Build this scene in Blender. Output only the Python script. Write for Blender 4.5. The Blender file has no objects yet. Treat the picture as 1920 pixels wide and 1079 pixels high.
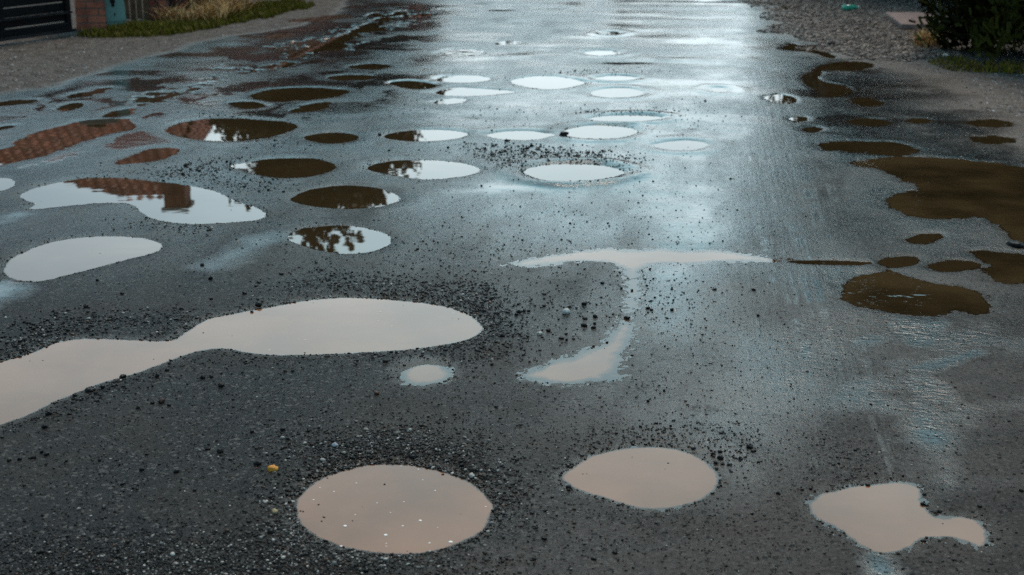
import bpy, math, random
import numpy as np
from mathutils import Vector, Matrix
R = math.radians
rng = np.random.default_rng(11)
random.seed(11)
scene = bpy.context.scene
col = scene.collection

# ------------------------------------------------------------------ camera geometry
CAM_H, FPX, PITCH = 1.55, 2667.0, R(16.1)
def G(x, y):
    """point of the ground plane seen at photograph position x, y (arrays or scalars)"""
    x = np.asarray(x, float); y = np.asarray(y, float)
    u = (x - 960) / FPX; v = (539.5 - y) / FPX
    dy = math.cos(PITCH) + v * math.sin(PITCH); dz = -math.sin(PITCH) + v * math.cos(PITCH)
    t = CAM_H / -dz
    return np.stack([u * t, dy * t], -1)
ROAD_A = R(7.3)
def road_axes(x, y):
    return x * math.cos(ROAD_A) - y * math.sin(ROAD_A), x * math.sin(ROAD_A) + y * math.cos(ROAD_A)   # across, along

# ------------------------------------------------------------------ helpers
def tag(o, label=None, cat=None, group=None, kind=None):
    if label: o['label'] = label
    if cat: o['category'] = cat
    if group: o['group'] = group
    if kind: o['kind'] = kind
    return o
def empty(name, loc, rz=0.0):
    o = bpy.data.objects.new(name, None); col.objects.link(o)
    o.location = loc; o.rotation_euler = (0, 0, rz); o.empty_display_size = .1
    return o
def mesh_np(name, v, f, mat=None, parent=None, smooth=False, attrs=None, colors=None):
    v = np.asarray(v, np.float32); f = np.asarray(f, np.int32)
    me = bpy.data.meshes.new(name)
    me.vertices.add(len(v)); me.vertices.foreach_set('co', v.ravel())
    k = f.shape[1]
    me.loops.add(f.size); me.loops.foreach_set('vertex_index', f.ravel())
    me.polygons.add(len(f)); me.polygons.foreach_set('loop_start', np.arange(0, f.size, k, dtype=np.int32))
    if smooth: me.polygons.foreach_set('use_smooth', np.ones(len(f), bool))
    me.update(calc_edges=True)
    for n, a in (attrs or {}).items():
        at = me.attributes.new(n, 'FLOAT', 'POINT'); at.data.foreach_set('value', np.asarray(a, np.float32))
    if colors is not None:
        at = me.attributes.new('tint', 'FLOAT_COLOR', 'POINT')
        c4 = np.ones((len(v), 4), np.float32); c4[:, :3] = colors
        at.data.foreach_set('color', c4.ravel())
    if mat: me.materials.append(mat)
    o = bpy.data.objects.new(name, me); col.objects.link(o)
    if parent: o.parent = parent
    return o
class MB:
    """collects quads into one mesh"""
    def __init__(s): s.v = []; s.f = []
    def box(s, c, d, rz=0, jit=0, M=None):
        x, y, z = [k / 2 for k in d]; n = len(s.v)
        for (a, b, e) in ((-1,-1,-1),(1,-1,-1),(1,1,-1),(-1,1,-1),(-1,-1,1),(1,-1,1),(1,1,1),(-1,1,1)):
            p = Vector((a*x, b*y, e*z))
            if rz: p = Matrix.Rotation(rz, 3, 'Z') @ p
            p = p + Vector(c)
            if jit: p += Vector((random.uniform(-jit, jit), random.uniform(-jit, jit), random.uniform(-jit, jit)))
            s.v.append(tuple(M @ p) if M else tuple(p))
        s.f += [(n, n+3, n+2, n+1), (n+4, n+5, n+6, n+7), (n, n+1, n+5, n+4), (n+1, n+2, n+6, n+5), (n+2, n+3, n+7, n+6), (n+3, n, n+4, n+7)]
        return s
    def tube(s, pts, radii, k=7):
        pts = [Vector(p) for p in pts]; n = len(s.v)
        for i, p in enumerate(pts):
            d = (pts[min(i+1, len(pts)-1)] - pts[max(i-1, 0)]).normalized()
            a = d.orthogonal().normalized(); b = d.cross(a)
            if i:
                a = (pa - d * pa.dot(d)).normalized(); b = d.cross(a)
            pa = a
            for j in range(k):
                t = 2 * math.pi * j / k
                s.v.append(tuple(p + (a * math.cos(t) + b * math.sin(t)) * radii[i]))
        for i in range(len(pts) - 1):
            for j in range(k):
                s.f.append((n + i*k + j, n + i*k + (j+1) % k, n + (i+1)*k + (j+1) % k, n + (i+1)*k + j))
        return s
    def build(s, name, mat, parent=None, smooth=False):
        me = bpy.data.meshes.new(name); me.from_pydata(s.v, [], s.f); me.materials.append(mat)
        if smooth: me.polygons.foreach_set('use_smooth', [True] * len(me.polygons))
        o = bpy.data.objects.new(name, me); col.objects.link(o)
        if parent: o.parent = parent
        return o
def bevel(o, w=.006, n=2):
    m = o.modifiers.new('bevel', 'BEVEL'); m.width = w; m.segments = n; m.limit_method = 'ANGLE'
    return o

# ------------------------------------------------------------------ noise
def vnoise(x, y, seed=0):
    xi = np.floor(x); yi = np.floor(y); fx = x - xi; fy = y - yi
    xi = xi.astype(np.int64); yi = yi.astype(np.int64)
    def h(a, b):
        n = (a * 374761393 + b * 668265263 + seed * 974634541) & 0xFFFFFFFF
        n = ((n ^ (n >> 13)) * 1274126177) & 0xFFFFFFFF
        n = ((n ^ (n >> 16)) * 2246822519) & 0xFFFFFFFF
        return ((n >> 8) & 0xFFFF).astype(np.float32) / 32767.5 - 1
    u = fx*fx*fx*(fx*(fx*6-15)+10); w = fy*fy*fy*(fy*(fy*6-15)+10)
    a = h(xi, yi); b = h(xi+1, yi); c = h(xi, yi+1); d = h(xi+1, yi+1)
    return (a + (b-a)*u) * (1-w) + (c + (d-c)*u) * w
def fbm(x, y, seed=0, o=4, g=.5):
    s = 0; a = 1; t = 0
    for i in range(o):
        s = s + a * vnoise(x * 2**i + 17.3*i, y * 2**i - 9.1*i, seed + i); t += a; a *= g
    return s / t
def sstep(a, b, x):
    t = np.clip((x - a) / (b - a), 0, 1); return t * t * (3 - 2*t)

# ------------------------------------------------------------------ polygons on the ground
def smooth_poly(px, it=2):
    p = np.array(px, float)
    for _ in range(it):
        q = np.roll(p, -1, 0)
        p = np.stack([p * .75 + q * .25, p * .25 + q * .75], 1).reshape(-1, 2)
    return G(p[:, 0], p[:, 1])
def sdf(poly, x, y):
    """signed distance in metres, negative inside"""
    d = np.full(x.shape, 1e9); ins = np.zeros(x.shape, bool)
    for i in range(len(poly)):
        ax, ay = poly[i]; bx, by = poly[(i + 1) % len(poly)]
        ex, ey = bx - ax, by - ay; L = ex*ex + ey*ey + 1e-12
        wx = x - ax; wy = y - ay
        t = np.clip((wx*ex + wy*ey) / L, 0, 1)
        d = np.minimum(d, (wx - ex*t)**2 + (wy - ey*t)**2)
        ins ^= ((ay > y) != (by > y)) & (x < ax + (y - ay) * ex / (ey if abs(ey) > 1e-12 else 1e-12))
    d = np.sqrt(d)
    return np.where(ins, -d, d)

# label, outline in the photograph, shoreline roughness (m), bank width (m), rim height (m), water kind
PUD = [
 ("round muddy brown puddle nearest the camera, white foam flecks floating on it", [(548,953),(556,928),(587,902),(620,886),(660,874),(700,868),(760,868),(815,878),(870,894),(908,918),(926,945),(924,975),(900,1001),(860,1020),(810,1033),(760,1039),(700,1036),(640,1024),(595,1006),(562,982)], .010, .035, .012, 'mud'),
 ("oval brown puddle with clear surface right of the foam flecked puddle", [(1047,895),(1060,883),(1100,857),(1140,843),(1187,835),(1240,835),(1285,843),(1318,858),(1342,878),(1350,895),(1342,918),(1318,935),(1280,949),(1220,954),(1180,947),(1140,933),(1100,922),(1066,910)], .010, .056, .006, 'mud'),
 ("brown puddle with a paler lobe on its right, nearest the lower right corner", [(1508,942),(1530,928),(1565,915),(1605,908),(1650,906),(1682,900),(1718,906),(1732,922),(1730,942),(1750,962),(1775,971),(1800,967),(1835,974),(1855,993),(1858,1010),(1840,1026),(1818,1016),(1798,1009),(1755,1004),(1728,1007),(1700,1027),(1670,1036),(1633,1030),(1600,1011),(1578,992),(1545,977),(1520,963)], .016, .06, .0, 'mud'),
 ("long dumbbell shaped pale puddle, the largest, reaching the left side of the picture", [(345,625),(380,598),(427,589),(500,575),(573,562),(640,556),(707,558),(780,565),(840,573),(882,589),(905,606),(908,618),(893,631),(860,641),(800,651),(723,658),(640,661),(567,665),(500,664),(460,659),(423,651),(390,652),(347,665),(300,684),(260,698),(200,714),(157,731),(110,748),(67,771),(0,798),(-120,850),(-210,770),(-120,710),(0,677),(57,662),(100,641),(140,634),(200,633),(267,637),(317,640)], .010, .04, .010, 'mud'),
 ("small faint shallow puddle just below the long dumbbell puddle's right half", [(740,700),(756,684),(800,674),(835,681),(854,697),(838,713),(800,722),(760,718)], .03, .07, .0, 'sheet'),
 ("shallow T shaped sheet of water ending in a brownish pool right of the dumbbell puddle", [(938,497),(990,480),(1060,474),(1120,467),(1170,471),(1215,466),(1300,471),(1370,470),(1440,478),(1505,487),(1430,494),(1360,489),(1290,494),(1240,490),(1216,503),(1200,520),(1204,560),(1196,600),(1186,640),(1166,690),(1146,716),(1110,714),(1070,724),(1010,714),(974,705),(990,688),(1040,676),(1085,654),(1130,640),(1150,606),(1166,570),(1170,530),(1160,498),(1110,486),(1040,496),(985,500)], .030, .10, .0, 'sheet'),
 ("pale oval puddle reflecting only sky at the left side, above the dumbbell puddle", [(5,507),(15,486),(60,464),(110,449),(170,442),(240,442),(290,449),(308,461),(290,473),(245,484),(190,498),(130,514),(85,526),(40,526),(14,519)], .012, .03, .004, 'pale'),
 ("wide pale puddle on the left reflecting a red roof and chimney", [(28,368),(60,351),(100,343),(140,335),(190,331),(250,335),(310,341),(360,348),(410,358),(440,376),(480,387),(502,400),(492,410),(450,415),(380,419),(330,418),(290,411),(262,396),(248,380),(200,379),(150,382),(90,389),(45,393),(70,381)], .012, .03, .004, 'mud'),
 ("small reddish puddle cut off by the left side, beside the roof reflecting puddle", [(-60,357),(0,359),(25,351),(34,343),(20,334),(0,333),(-60,334)], .012, .03, .004, 'mud'),
 ("oval puddle showing a tree top reflected in bright sky", [(535,441),(560,429),(600,423),(650,421),(700,429),(732,440),(736,453),(715,466),(680,474),(640,476),(600,469),(565,459),(545,451)], .010, .03, .004, 'mud'),
 ("dark brown oval puddle filled by tree reflection, above the tree top puddle", [(538,373),(570,357),(610,349),(660,346),(710,351),(747,364),(752,374),(730,383),(690,390),(640,391),(590,387),(560,381)], .010, .03, .004, 'mud'),
 ("oval puddle, half tree reflection with a white left tip, in the third row", [(422,310),(470,303),(500,297),(560,295),(600,297),(637,309),(622,321),(585,331),(530,334),(490,329),(460,320)], .012, .03, .004, 'mud'),
 ("oval puddle with dark left tip and pale sky reflected over the rest", [(676,315),(710,304),(750,299),(820,300),(870,305),(905,315),(892,326),(840,334),(790,336),(735,328)], .012, .03, .004, 'mud'),
 ("white lens shaped puddle under a dark raised gravel rim in the road centre", [(976,319),(1010,309),(1060,305),(1120,307),(1155,314),(1177,323),(1150,333),(1100,339),(1050,341),(1010,336),(988,328)], .012, .028, .02, 'mud'),
 ("lens shaped puddle reflecting red roof tiles, a pale strip and dark trees", [(306,243),(340,229),(385,222),(440,221),(500,225),(545,229),(560,237),(540,248),(500,258),(440,264),(390,263),(350,259),(320,251)], .012, .07, .0, 'mud'),
 ("small dark lens shaped puddle between the roof tile puddle and the pale chain", [(561,257),(600,248),(650,248),(684,256),(650,268),(600,269)], .015, .03, .004, 'mud'),
 ("left puddle of the pale chain of three, with a dark left tip", [(708,255),(745,246),(800,242),(850,244),(893,251),(850,261),(790,265),(745,263)], .015, .03, .004, 'mud'),
 ("middle thin puddle of the pale chain of three", [(896,252),(960,244),(1030,246),(1052,255),(1000,262),(940,261)], .015, .03, .004, 'mud'),
 ("right and widest puddle of the pale chain of three", [(1038,250),(1070,239),(1120,233),(1170,236),(1203,246),(1170,258),(1120,260),(1070,257)], .015, .03, .008, 'mud'),
 ("small pale lens shaped puddle right of the chain of three", [(1217,272),(1255,263),(1310,263),(1335,272),(1305,281),(1250,281)], .015, .03, .006, 'mud'),
 ("thin white sliver of puddle under a dark gravel bank above the chain", [(1097,221),(1150,215),(1230,216),(1248,222),(1190,228),(1120,227)], .015, .03, .012, 'mud'),
 ("white lens shaped puddle in the road centre, widest of the far cluster", [(950,153),(980,144),(1030,141),(1080,148),(1104,154),(1070,164),(1030,168),(985,163)], .02, .03, .004, 'mud'),
 ("white oval puddle at the right lower end of the far cluster", [(1098,174),(1130,165),(1180,164),(1214,173),(1190,182),(1130,183)], .02, .03, .004, 'mud'),
 ("thin white puddle at the right upper end of the far cluster", [(1107,147),(1150,140),(1203,145),(1180,151),(1130,151)], .02, .03, .008, 'mud'),
 ("thin white puddle at the left upper end of the far cluster", [(810,148),(850,140),(900,141),(930,149),(880,155),(830,154)], .02, .03, .004, 'mud'),
 ("white puddle with dark twiggy left end, leftmost of the far cluster", [(720,155),(760,150),(800,153),(827,161),(800,168),(760,166)], .02, .03, .004, 'mud'),
 ("white teardrop puddle with a long right tail in the far cluster", [(810,172),(850,162),(890,165),(978,171),(940,176),(880,180),(830,179)], .02, .03, .004, 'mud'),
 ("thin pale puddle just below the teardrop puddle", [(800,194),(840,182),(884,184),(862,194)], .03, .04, .0, 'mud'),
 ("dark brown lens shaped puddle on the left, above the roof tile puddle", [(464,180),(500,167),(560,163),(640,165),(664,173),(620,183),(550,190),(500,190)], .03, .04, .002, 'mud'),
 ("small dark wedge of water left below the dark brown lens puddle", [(424,193),(470,188),(506,198),(470,205)], .03, .05, .0, 'mud'),
 ("narrow slanting dark puddle right below the dark brown lens puddle", [(526,210),(580,194),(624,188),(614,202),(560,211)], .03, .05, .0, 'mud'),
 ("long ragged puddle at left reflecting rows of red roof tiles", [(25,268),(80,243),(130,231),(160,224),(230,221),(266,235),(250,244),(200,249),(170,258),(125,276),(60,297),(0,308),(-60,318),(-50,292),(40,274)], .035, .05, .0, 'mud'),
 ("ragged reddish smear of water below the roof tile puddle", [(218,307),(255,290),(300,275),(338,283),(300,300),(240,305)], .05, .09, .0, 'mud'),
 ("short ragged brown gutter puddle just above the roof tile rows", [(178,220),(205,206),(262,200),(250,212),(215,220)], .04, .05, .0, 'mud'),
 ("narrow reddish brown gutter puddle, lower link of the slanting gutter line", [(240,200),(300,178),(335,169),(372,158),(412,139),(420,150),(392,168),(330,182),(262,202)], .15, .05, .0, 'mud'),
 ("narrow reddish brown gutter puddle, middle link of the slanting gutter line", [(398,144),(440,129),(500,119),(545,106),(562,92),(540,118),(474,138),(410,150)], .22, .05, .0, 'mud'),
 ("narrow reddish brown gutter puddle, upper link of the slanting gutter line", [(552,94),(600,63),(640,48),(700,30),(770,20),(744,38),(684,58),(624,84),(580,96)], .34, .05, .0, 'mud'),
 ("thin dark puddle beside the grey driveway at far left", [(-40,197),(0,189),(40,185),(78,186),(60,194),(0,199)], .04, .05, .0, 'mud'),
 ("dark broken puddle on the blue grey road edge below the driveway", [(112,184),(150,172),(190,163),(220,162),(200,174),(160,184)], .05, .05, .0, 'mud'),
 ("small dark puddle below the broken puddle near the driveway", [(110,205),(135,193),(160,190),(150,200),(125,208)], .04, .05, .0, 'mud'),
 ("thin dark puddle lowest at the left side above the roof tile rows", [(-50,245),(0,237),(30,233),(20,241),(-20,248)], .04, .05, .0, 'mud'),
 ("far dark puddle by the grass tip at upper left", [(534,39),(570,33),(640,26),(662,28),(630,37),(560,42)], .05, .06, .0, 'mud'),
 ("small dark puddle in the grey road edge below the grass tip", [(490,70),(515,62),(556,60),(552,68),(515,73)], .05, .06, .0, 'mud'),
 ("thin dark oval puddle left of the far cluster, topmost of a pair", [(645,125),(690,118),(742,122),(715,130),(670,130)], .03, .04, .0, 'mud'),
 ("thin dark oval puddle left of the far cluster, lower of a pair", [(610,145),(650,139),(706,142),(690,149),(640,151)], .03, .04, .0, 'mud'),
 ("far thin puddle with bright vertical ripples in the upper middle", [(815,98),(860,89),(920,95),(890,105),(840,105)], .03, .05, .0, 'ripple'),
 ("far white sliver of puddle with a dark rim in the upper middle", [(1085,99),(1130,93),(1172,98),(1130,105)], .03, .05, .01, 'mud'),
 ("farthest tiny white puddle in the road centre", [(1128,63),(1146,58),(1166,62),(1146,67)], .03, .05, .01, 'mud'),
 ("small white puddle far left of the road centre", [(918,82),(950,75),(982,79),(950,86)], .04, .05, .0, 'mud'),
 ("large dark muddy puddle running off the right side of the picture", [(1582,303),(1620,296),(1700,295),(1800,298),(1870,307),(1920,314),(2060,330),(2140,420),(2060,475),(1930,470),(1892,452),(1874,424),(1850,407),(1820,409),(1760,414),(1700,407),(1672,391),(1667,375),(1690,361),(1708,352),(1690,341),(1660,327),(1640,317),(1600,314)], .045, .06, .0, 'ripple'),
 ("dark brown tongue of water touching the top of the large right puddle", [(1530,270),(1560,264),(1620,264),(1680,267),(1714,278),(1704,289),(1650,290),(1590,284),(1545,281)], .035, .055, .0, 'mud'),
 ("dark kidney shaped muddy puddle with glinting ripples on the right", [(1578,546),(1588,526),(1620,513),(1652,510),(1665,501),(1692,515),(1740,530),(1800,532),(1840,553),(1860,584),(1832,590),(1806,582),(1788,577),(1770,589),(1720,591),(1670,585),(1620,573),(1588,561)], .028, .05, .003, 'ripple'),
 ("small brown puddle directly above the kidney shaped puddle", [(1632,490),(1665,479),(1712,479),(1734,490),(1700,501),(1660,502)], .02, .035, .0, 'mud'),
 ("small brown puddle linking the right hand row above the kidney puddle", [(1732,496),(1770,486),(1830,489),(1845,500),(1790,510),(1750,507)], .02, .035, .0, 'mud'),
 ("thin dark channel of water leading left from the small brown puddle", [(1462,488),(1500,486),(1580,488),(1645,489),(1640,497),(1560,496),(1500,494)], .02, .035, .0, 'mud'),
 ("irregular brown puddle beside the black stone at the right side", [(1812,465),(1870,466),(1920,470),(2010,480),(2010,520),(1925,528),(1880,528),(1848,512),(1836,490)], .045, .05, .0, 'ripple'),
 ("small brown oval puddle below the large right puddle", [(1696,446),(1730,434),(1774,436),(1762,452),(1720,457)], .025, .04, .0, 'mud'),
 ("far dark oval puddle at the right road edge near the gravel", [(1510,131),(1560,116),(1610,113),(1645,122),(1622,133),(1550,134)], .03, .04, .0, 'mud'),
 ("dark winding puddle trailing below the far dark oval at right", [(1500,142),(1525,130),(1545,134),(1530,148),(1572,158),(1596,173),(1570,183),(1515,184),(1545,174),(1520,160)], .035, .04, .0, 'mud'),
 ("dark ragged loop of water beside the gravel bank, uppermost on the right edge", [(1462,92),(1478,78),(1500,86),(1530,82),(1560,93),(1550,97),(1575,108),(1555,110),(1520,96),(1490,95)], .04, .04, .0, 'mud'),
 ("small dark puddle with a white left tip at the bright lane's edge", [(1430,181),(1465,175),(1495,183),(1482,194),(1455,192)], .025, .04, .0, 'mud'),
 ("small dark oval puddle right of the winding puddle", [(1588,188),(1620,181),(1661,192),(1640,200),(1610,197)], .025, .04, .0, 'mud'),
 ("dark lens puddle alone above the brown tongue at right", [(1583,229),(1620,219),(1677,228),(1640,237)], .025, .04, .0, 'mud'),
 ("tiny dark puddle, upper of two left of the lens puddle", [(1485,222),(1500,217),(1516,224),(1500,228)], .03, .04, .0, 'mud'),
 ("tiny dark puddle, lower of two left of the lens puddle", [(1508,242),(1525,235),(1542,243),(1525,248)], .03, .04, .0, 'mud'),
 ("faint dark puddle right of the lens puddle", [(1700,225),(1720,220),(1745,224),(1722,230)], .04, .05, .0, 'mud'),
 ("shallow dark puddle on the right shoulder, upper of two", [(1820,230),(1860,222),(1900,230),(1860,238)], .05, .06, .0, 'mud'),
 ("shallow dark puddle on the right shoulder, lower of two", [(1808,262),(1840,252),(1910,258),(1890,271),(1840,271)], .06, .06, .0, 'mud'),
 ("tiny dark puddle in the bright lane at upper right", [(1332,168),(1348,163),(1364,169),(1348,173)], .03, .05, .006, 'mud'),
 ("far dark puddle at the top of the gravel on the right", [(1448,16),(1480,10),(1506,15),(1480,21)], .05, .06, .0, 'mud'),
]
POLYS = [smooth_poly(p[1]) for p in PUD]
# soft bands of running or standing film water on the road: outline, edge softness (m), strength
FILM = [
 ([(830,358),(900,345),(1000,343),(1040,352),(960,362),(860,366)], .12, .9),
 ([(1282,395),(1310,380),(1345,392),(1335,408),(1300,412)], .07, 1.),
 ([(360,500),(430,460),(540,432),(545,448),(470,485),(400,512)], .12, .7),
 ([(1650,590),(1780,592),(1770,640),(1730,655),(1690,640)], .04, .9),
 ([(1690,690),(1740,676),(1830,652),(1850,664),(1790,690),(1720,706)], .03, .95),
 ([(1690,708),(1750,704),(1790,745),(1770,760),(1700,740)], .04, .9),
 ([(1580,640),(1640,625),(1670,640),(1600,660)], .04, .8),
 ([(1690,760),(1740,740),(1800,850),(1810,905),(1770,915),(1730,860)], .07, .8),
 ([(1620,1030),(1660,1030),(1690,1090),(1640,1100)], .04, .9),
 ([(-60,545),(0,528),(50,522),(60,535),(20,560),(-60,600)], .06, .95),
 ([(30,395),(90,388),(70,400),(0,425),(-40,440),(-40,420)], .06, .8),
 ([(1200,285),(1400,265),(1460,330),(1440,470),(1320,460),(1220,360)], .35, .45),
 ([(700,120),(960,90),(1460,60),(1480,260),(1200,230),(780,225)], .8, .55),
 ([(1080,0),(1440,0),(1465,140),(1300,160),(1080,110)], .6, .85),
 ([(150,150),(420,75),(560,60),(700,30),(760,60),(720,180),(400,230),(80,250)], .6, .5),
 ([(1500,150),(1640,140),(1900,300),(1600,300)], .5, .45),
]
FPOLY = [(smooth_poly(p, 1), s, k) for p, s, k in FILM]
# where the surface is dry: driveway apron on the left, stony shoulder on the right
APRON = G(*np.array([(-500,260),(0,178),(150,150),(250,115),(330,94),(410,72),(500,60),(565,48),(640,20),(700,-40),(560,-70),(-700,-60)], float).T)
VERGE = G(*np.array([(1380,-40),(1440,20),(1475,60),(1560,85),(1660,128),(1760,170),(1900,250),(2050,320),(2600,400),(2700,-40)], float).T)
PEBBLE = G(*np.array([(1400,-20),(1450,30),(1480,70),(1600,108),(1700,118),(1770,100),(1760,20),(1700,-25)], float).T)
RIPPLE = G(*np.array([(1470,560),(1600,575),(1870,590),(1900,700),(1860,900),(1760,920),(1680,800),(1500,760),(1440,660)], float).T)
SILT = G(*np.array([(930,720),(1250,640),(1500,540),(2100,420),(2300,1200),(900,1200)], float).T)
TRACK = G(*np.array([(1380,120),(1480,120),(1540,300),(1660,760),(1600,860),(1420,700),(1370,300)], float).T)
WASH = G(*np.array([(900,20),(1460,-20),(1470,150),(1200,130),(880,110)], float).T)
SHEEN = G(*np.array([(760,260),(930,90),(1060,0),(1450,-10),(1490,300),(1510,600),(1490,740),(1280,770),(1060,660),(900,500),(760,410)], float).T)
LEFT = G(*np.array([(-100,330),(-60,190),(180,150),(450,80),(640,25),(900,-10),(860,80),(740,230),(480,240),(200,330)], float).T)
LEVEL = -.004

def field(x, y, full=True):
    """height of the ground and the masks its material reads"""
    t, s = road_axes(x, y)
    n = len(x)
    best = np.full(n, 9.); own = np.full(n, -1, np.int32)
    pit = np.zeros(n); rim = np.zeros(n)
    nf = fbm(x * 14, y * 14, 3, 3); nc = fbm(t * 3.2, s * 1.8, 5, 3); nh = fbm(x * 60, y * 60, 8, 2)
    sds = []
    for i, (lab, px, rough, bank, rimh, kind) in enumerate(PUD):
        P = POLYS[i]; m = .45
        k = np.nonzero((x > P[:, 0].min() - m) & (x < P[:, 0].max() + m) & (y > P[:, 1].min() - m) & (y < P[:, 1].max() + m))[0]
        if len(k) == 0: sds.append(None); continue
        far = .5 + P[:, 1].mean() / 9.
        d = sdf(P, x[k], y[k]) + rough * (.7 * nf[k] + .3 * nh[k]) + (rough * 1.6 * nc[k] if rough > .022 else 0)
        sds.append((k, d))
        soft = bank > .055 and P[:, 1].mean() < 8
        deep, wid, step = (.0075, .16, .0) if kind == 'sheet' else (.014, .16, .001) if soft and bank > .08 else (.03, .12, .004) if soft else (.045, .22 * min(1.6, far), .006)
        depth = LEVEL * sstep(bank * 1.3, 0, d) - deep * sstep(0, wid, -d) - step * sstep(0, .03, -d)
        upd = depth < pit[k]; pit[k] = np.where(upd, depth, pit[k])
        rim[k] += rimh * np.exp(-((d - bank * 1.2 - .06) / .06)**2) * (.7 + .6 * nc[k])
        b = d < best[k]; best[k] = np.where(b, d, best[k]); own[k[b]] = i
    calm = sstep(.02, .40, best)
    und = .006 * fbm(t * 1.1, s * .8, 21, 3) + .0035 * fbm(t * 1.6, s * 3.4, 22, 2)
    und += .0028 * sstep(8, 12, s) * fbm(t * .55, s * 2.1, 24, 3)
    wash = sstep(.3, -.4, sdf(WASH, x, y)) * (.0022 + .0022 * fbm(t * .5, s * .8, 32, 2)) * np.sin(s * 7.5 + 4. * fbm(t * .9, s * .5, 31, 3))
    grain = .0007 * fbm(x * 45, y * 45, 40, 2) + .0004 * vnoise(x * 130, y * 130, 44)
    apron = sstep(.10, -.12, sdf(APRON, x, y) + .16 * fbm(x * 1.5, y * 1.5, 50, 5))
    verge = sstep(.5, -.6, sdf(VERGE, x, y) + .35 * fbm(x * 1.2, y * 1.2, 51, 4))
    film = np.zeros(n)
    for P, soft, kk in FPOLY:
        k = np.nonzero((x > P[:, 0].min() - 1) & (x < P[:, 0].max() + 1) & (y > P[:, 1].min() - 1) & (y < P[:, 1].max() + 1))[0]
        if len(k): film[k] = np.maximum(film[k], kk * sstep(soft, -soft, sdf(P, x[k], y[k]) + soft * .9 * fbm(x[k] * 6, y[k] * 6, 60, 4)))
    streak = fbm(t * 1.3, s * 2.4, 70, 4)
    left = sstep(.5, -.5, sdf(LEFT, x, y))
    film = np.maximum(film * (.55 + .45 * sstep(-.25, .25, streak)), .8 * sstep(6.5, 11, s) * sstep(.02, .3, streak) * (1 - verge))
    film = np.maximum(film, .97 * left * sstep(.07, .15, fbm(t * 2.4, s * 1.7, 78, 6, .62)) * sstep(.01, .16, best))
    damp = sstep(.05, .0, best)
    lane = sstep(.55, -.6, sdf(SHEEN, x, y) + .5 * fbm(t * 1.5, s * .6, 75, 4))
    sheen = np.clip(np.maximum(lane, .75 * sstep(4.6, 8.5, s)) * (.70 + .9 * fbm(t * 2.6, s * .9, 76, 5, .6)), 0, 1) * (1 - verge * .7) * (1 - apron)
    z = und * calm * (1 - .8 * film) + wash * calm + pit + rim + grain * (1 - .75 * np.maximum(film, sstep(.02, -.02, best)))
    edge = sstep(0, .6, y - 1.7) * sstep(0, 1., 23.8 - y) * sstep(0, .25, .5 * y + 1.55 - np.abs(x))
    z *= edge
    film = np.maximum(film * (1 - apron) * (1 - .6 * verge), damp * .12)
    out = dict(z=z, sd=best, own=own, film=film, dry=np.maximum(apron, verge), verge=verge, apron=apron, damp=damp, sheen=sheen, under=sstep(LEVEL + .0006, LEVEL - .0010, z), sds=sds)
    out['ripple'] = sstep(.15, -.15, sdf(RIPPLE, x, y) + .15 * fbm(x * 4, y * 4, 80, 3))
    out['silt'] = sstep(.5, -.5, sdf(SILT, x, y) + .35 * fbm(x * 2.2, y * 2.2, 82, 4)) * (.6 + .4 * sstep(-.3, .3, fbm(x * 5, y * 5, 83, 4)))
    out['track'] = sstep(.2, -.25, sdf(TRACK, x, y) + .15 * fbm(x * 2, y * 2, 81, 3))
    return out

# ------------------------------------------------------------------ materials
def new_mat(name):
    m = bpy.data.materials.new(name); m.use_nodes = True
    nt = m.node_tree; nt.nodes.clear()
    out = nt.nodes.new('ShaderNodeOutputMaterial')
    return m, nt, out
class NT:
    def __init__(s, nt): s.nt = nt
    def n(s, typ, ins=None, **kw):
        nd = s.nt.nodes.new(typ)
        for k, v in kw.items(): setattr(nd, k, v)
        for k, v in (ins or {}).items():
            if isinstance(v, bpy.types.NodeSocket): s.nt.links.new(v, nd.inputs[k])
            else: nd.inputs[k].default_value = v
        return nd
    def math(s, op, a, b=0., clamp=False): return s.n('ShaderNodeMath', {0: a, 1: b}, operation=op, use_clamp=clamp).outputs[0]
    def mix(s, f, a, b, bl='MIX'):
        nd = s.n('ShaderNodeMix', data_type='RGBA', blend_type=bl)
        for i, v in ((0, f), (6, a), (7, b)):
            if isinstance(v, bpy.types.NodeSocket): s.nt.links.new(v, nd.inputs[i])
            else: nd.inputs[i].default_value = v if i == 0 else (*v, 1)[:4]
        return nd.outputs[2]
    def lerp(s, f, a, b):
        nd = s.n('ShaderNodeMapRange', {0: f, 1: 0., 2: 1., 3: a, 4: b}); return nd.outputs[0]
    def rng(s, f, lo, hi, a=0., b=1.):
        nd = s.n('ShaderNodeMapRange', {0: f, 1: lo, 2: hi, 3: a, 4: b}, interpolation_type='SMOOTHSTEP'); return nd.outputs[0]
    def noise(s, vec, scale, detail=3., rough=.5): return s.n('ShaderNodeTexNoise', {'Vector': vec, 'Scale': scale, 'Detail': detail, 'Roughness': rough}).outputs[0]
    def attr(s, name): return s.n('ShaderNodeAttribute', attribute_name=name).outputs['Fac']

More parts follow.
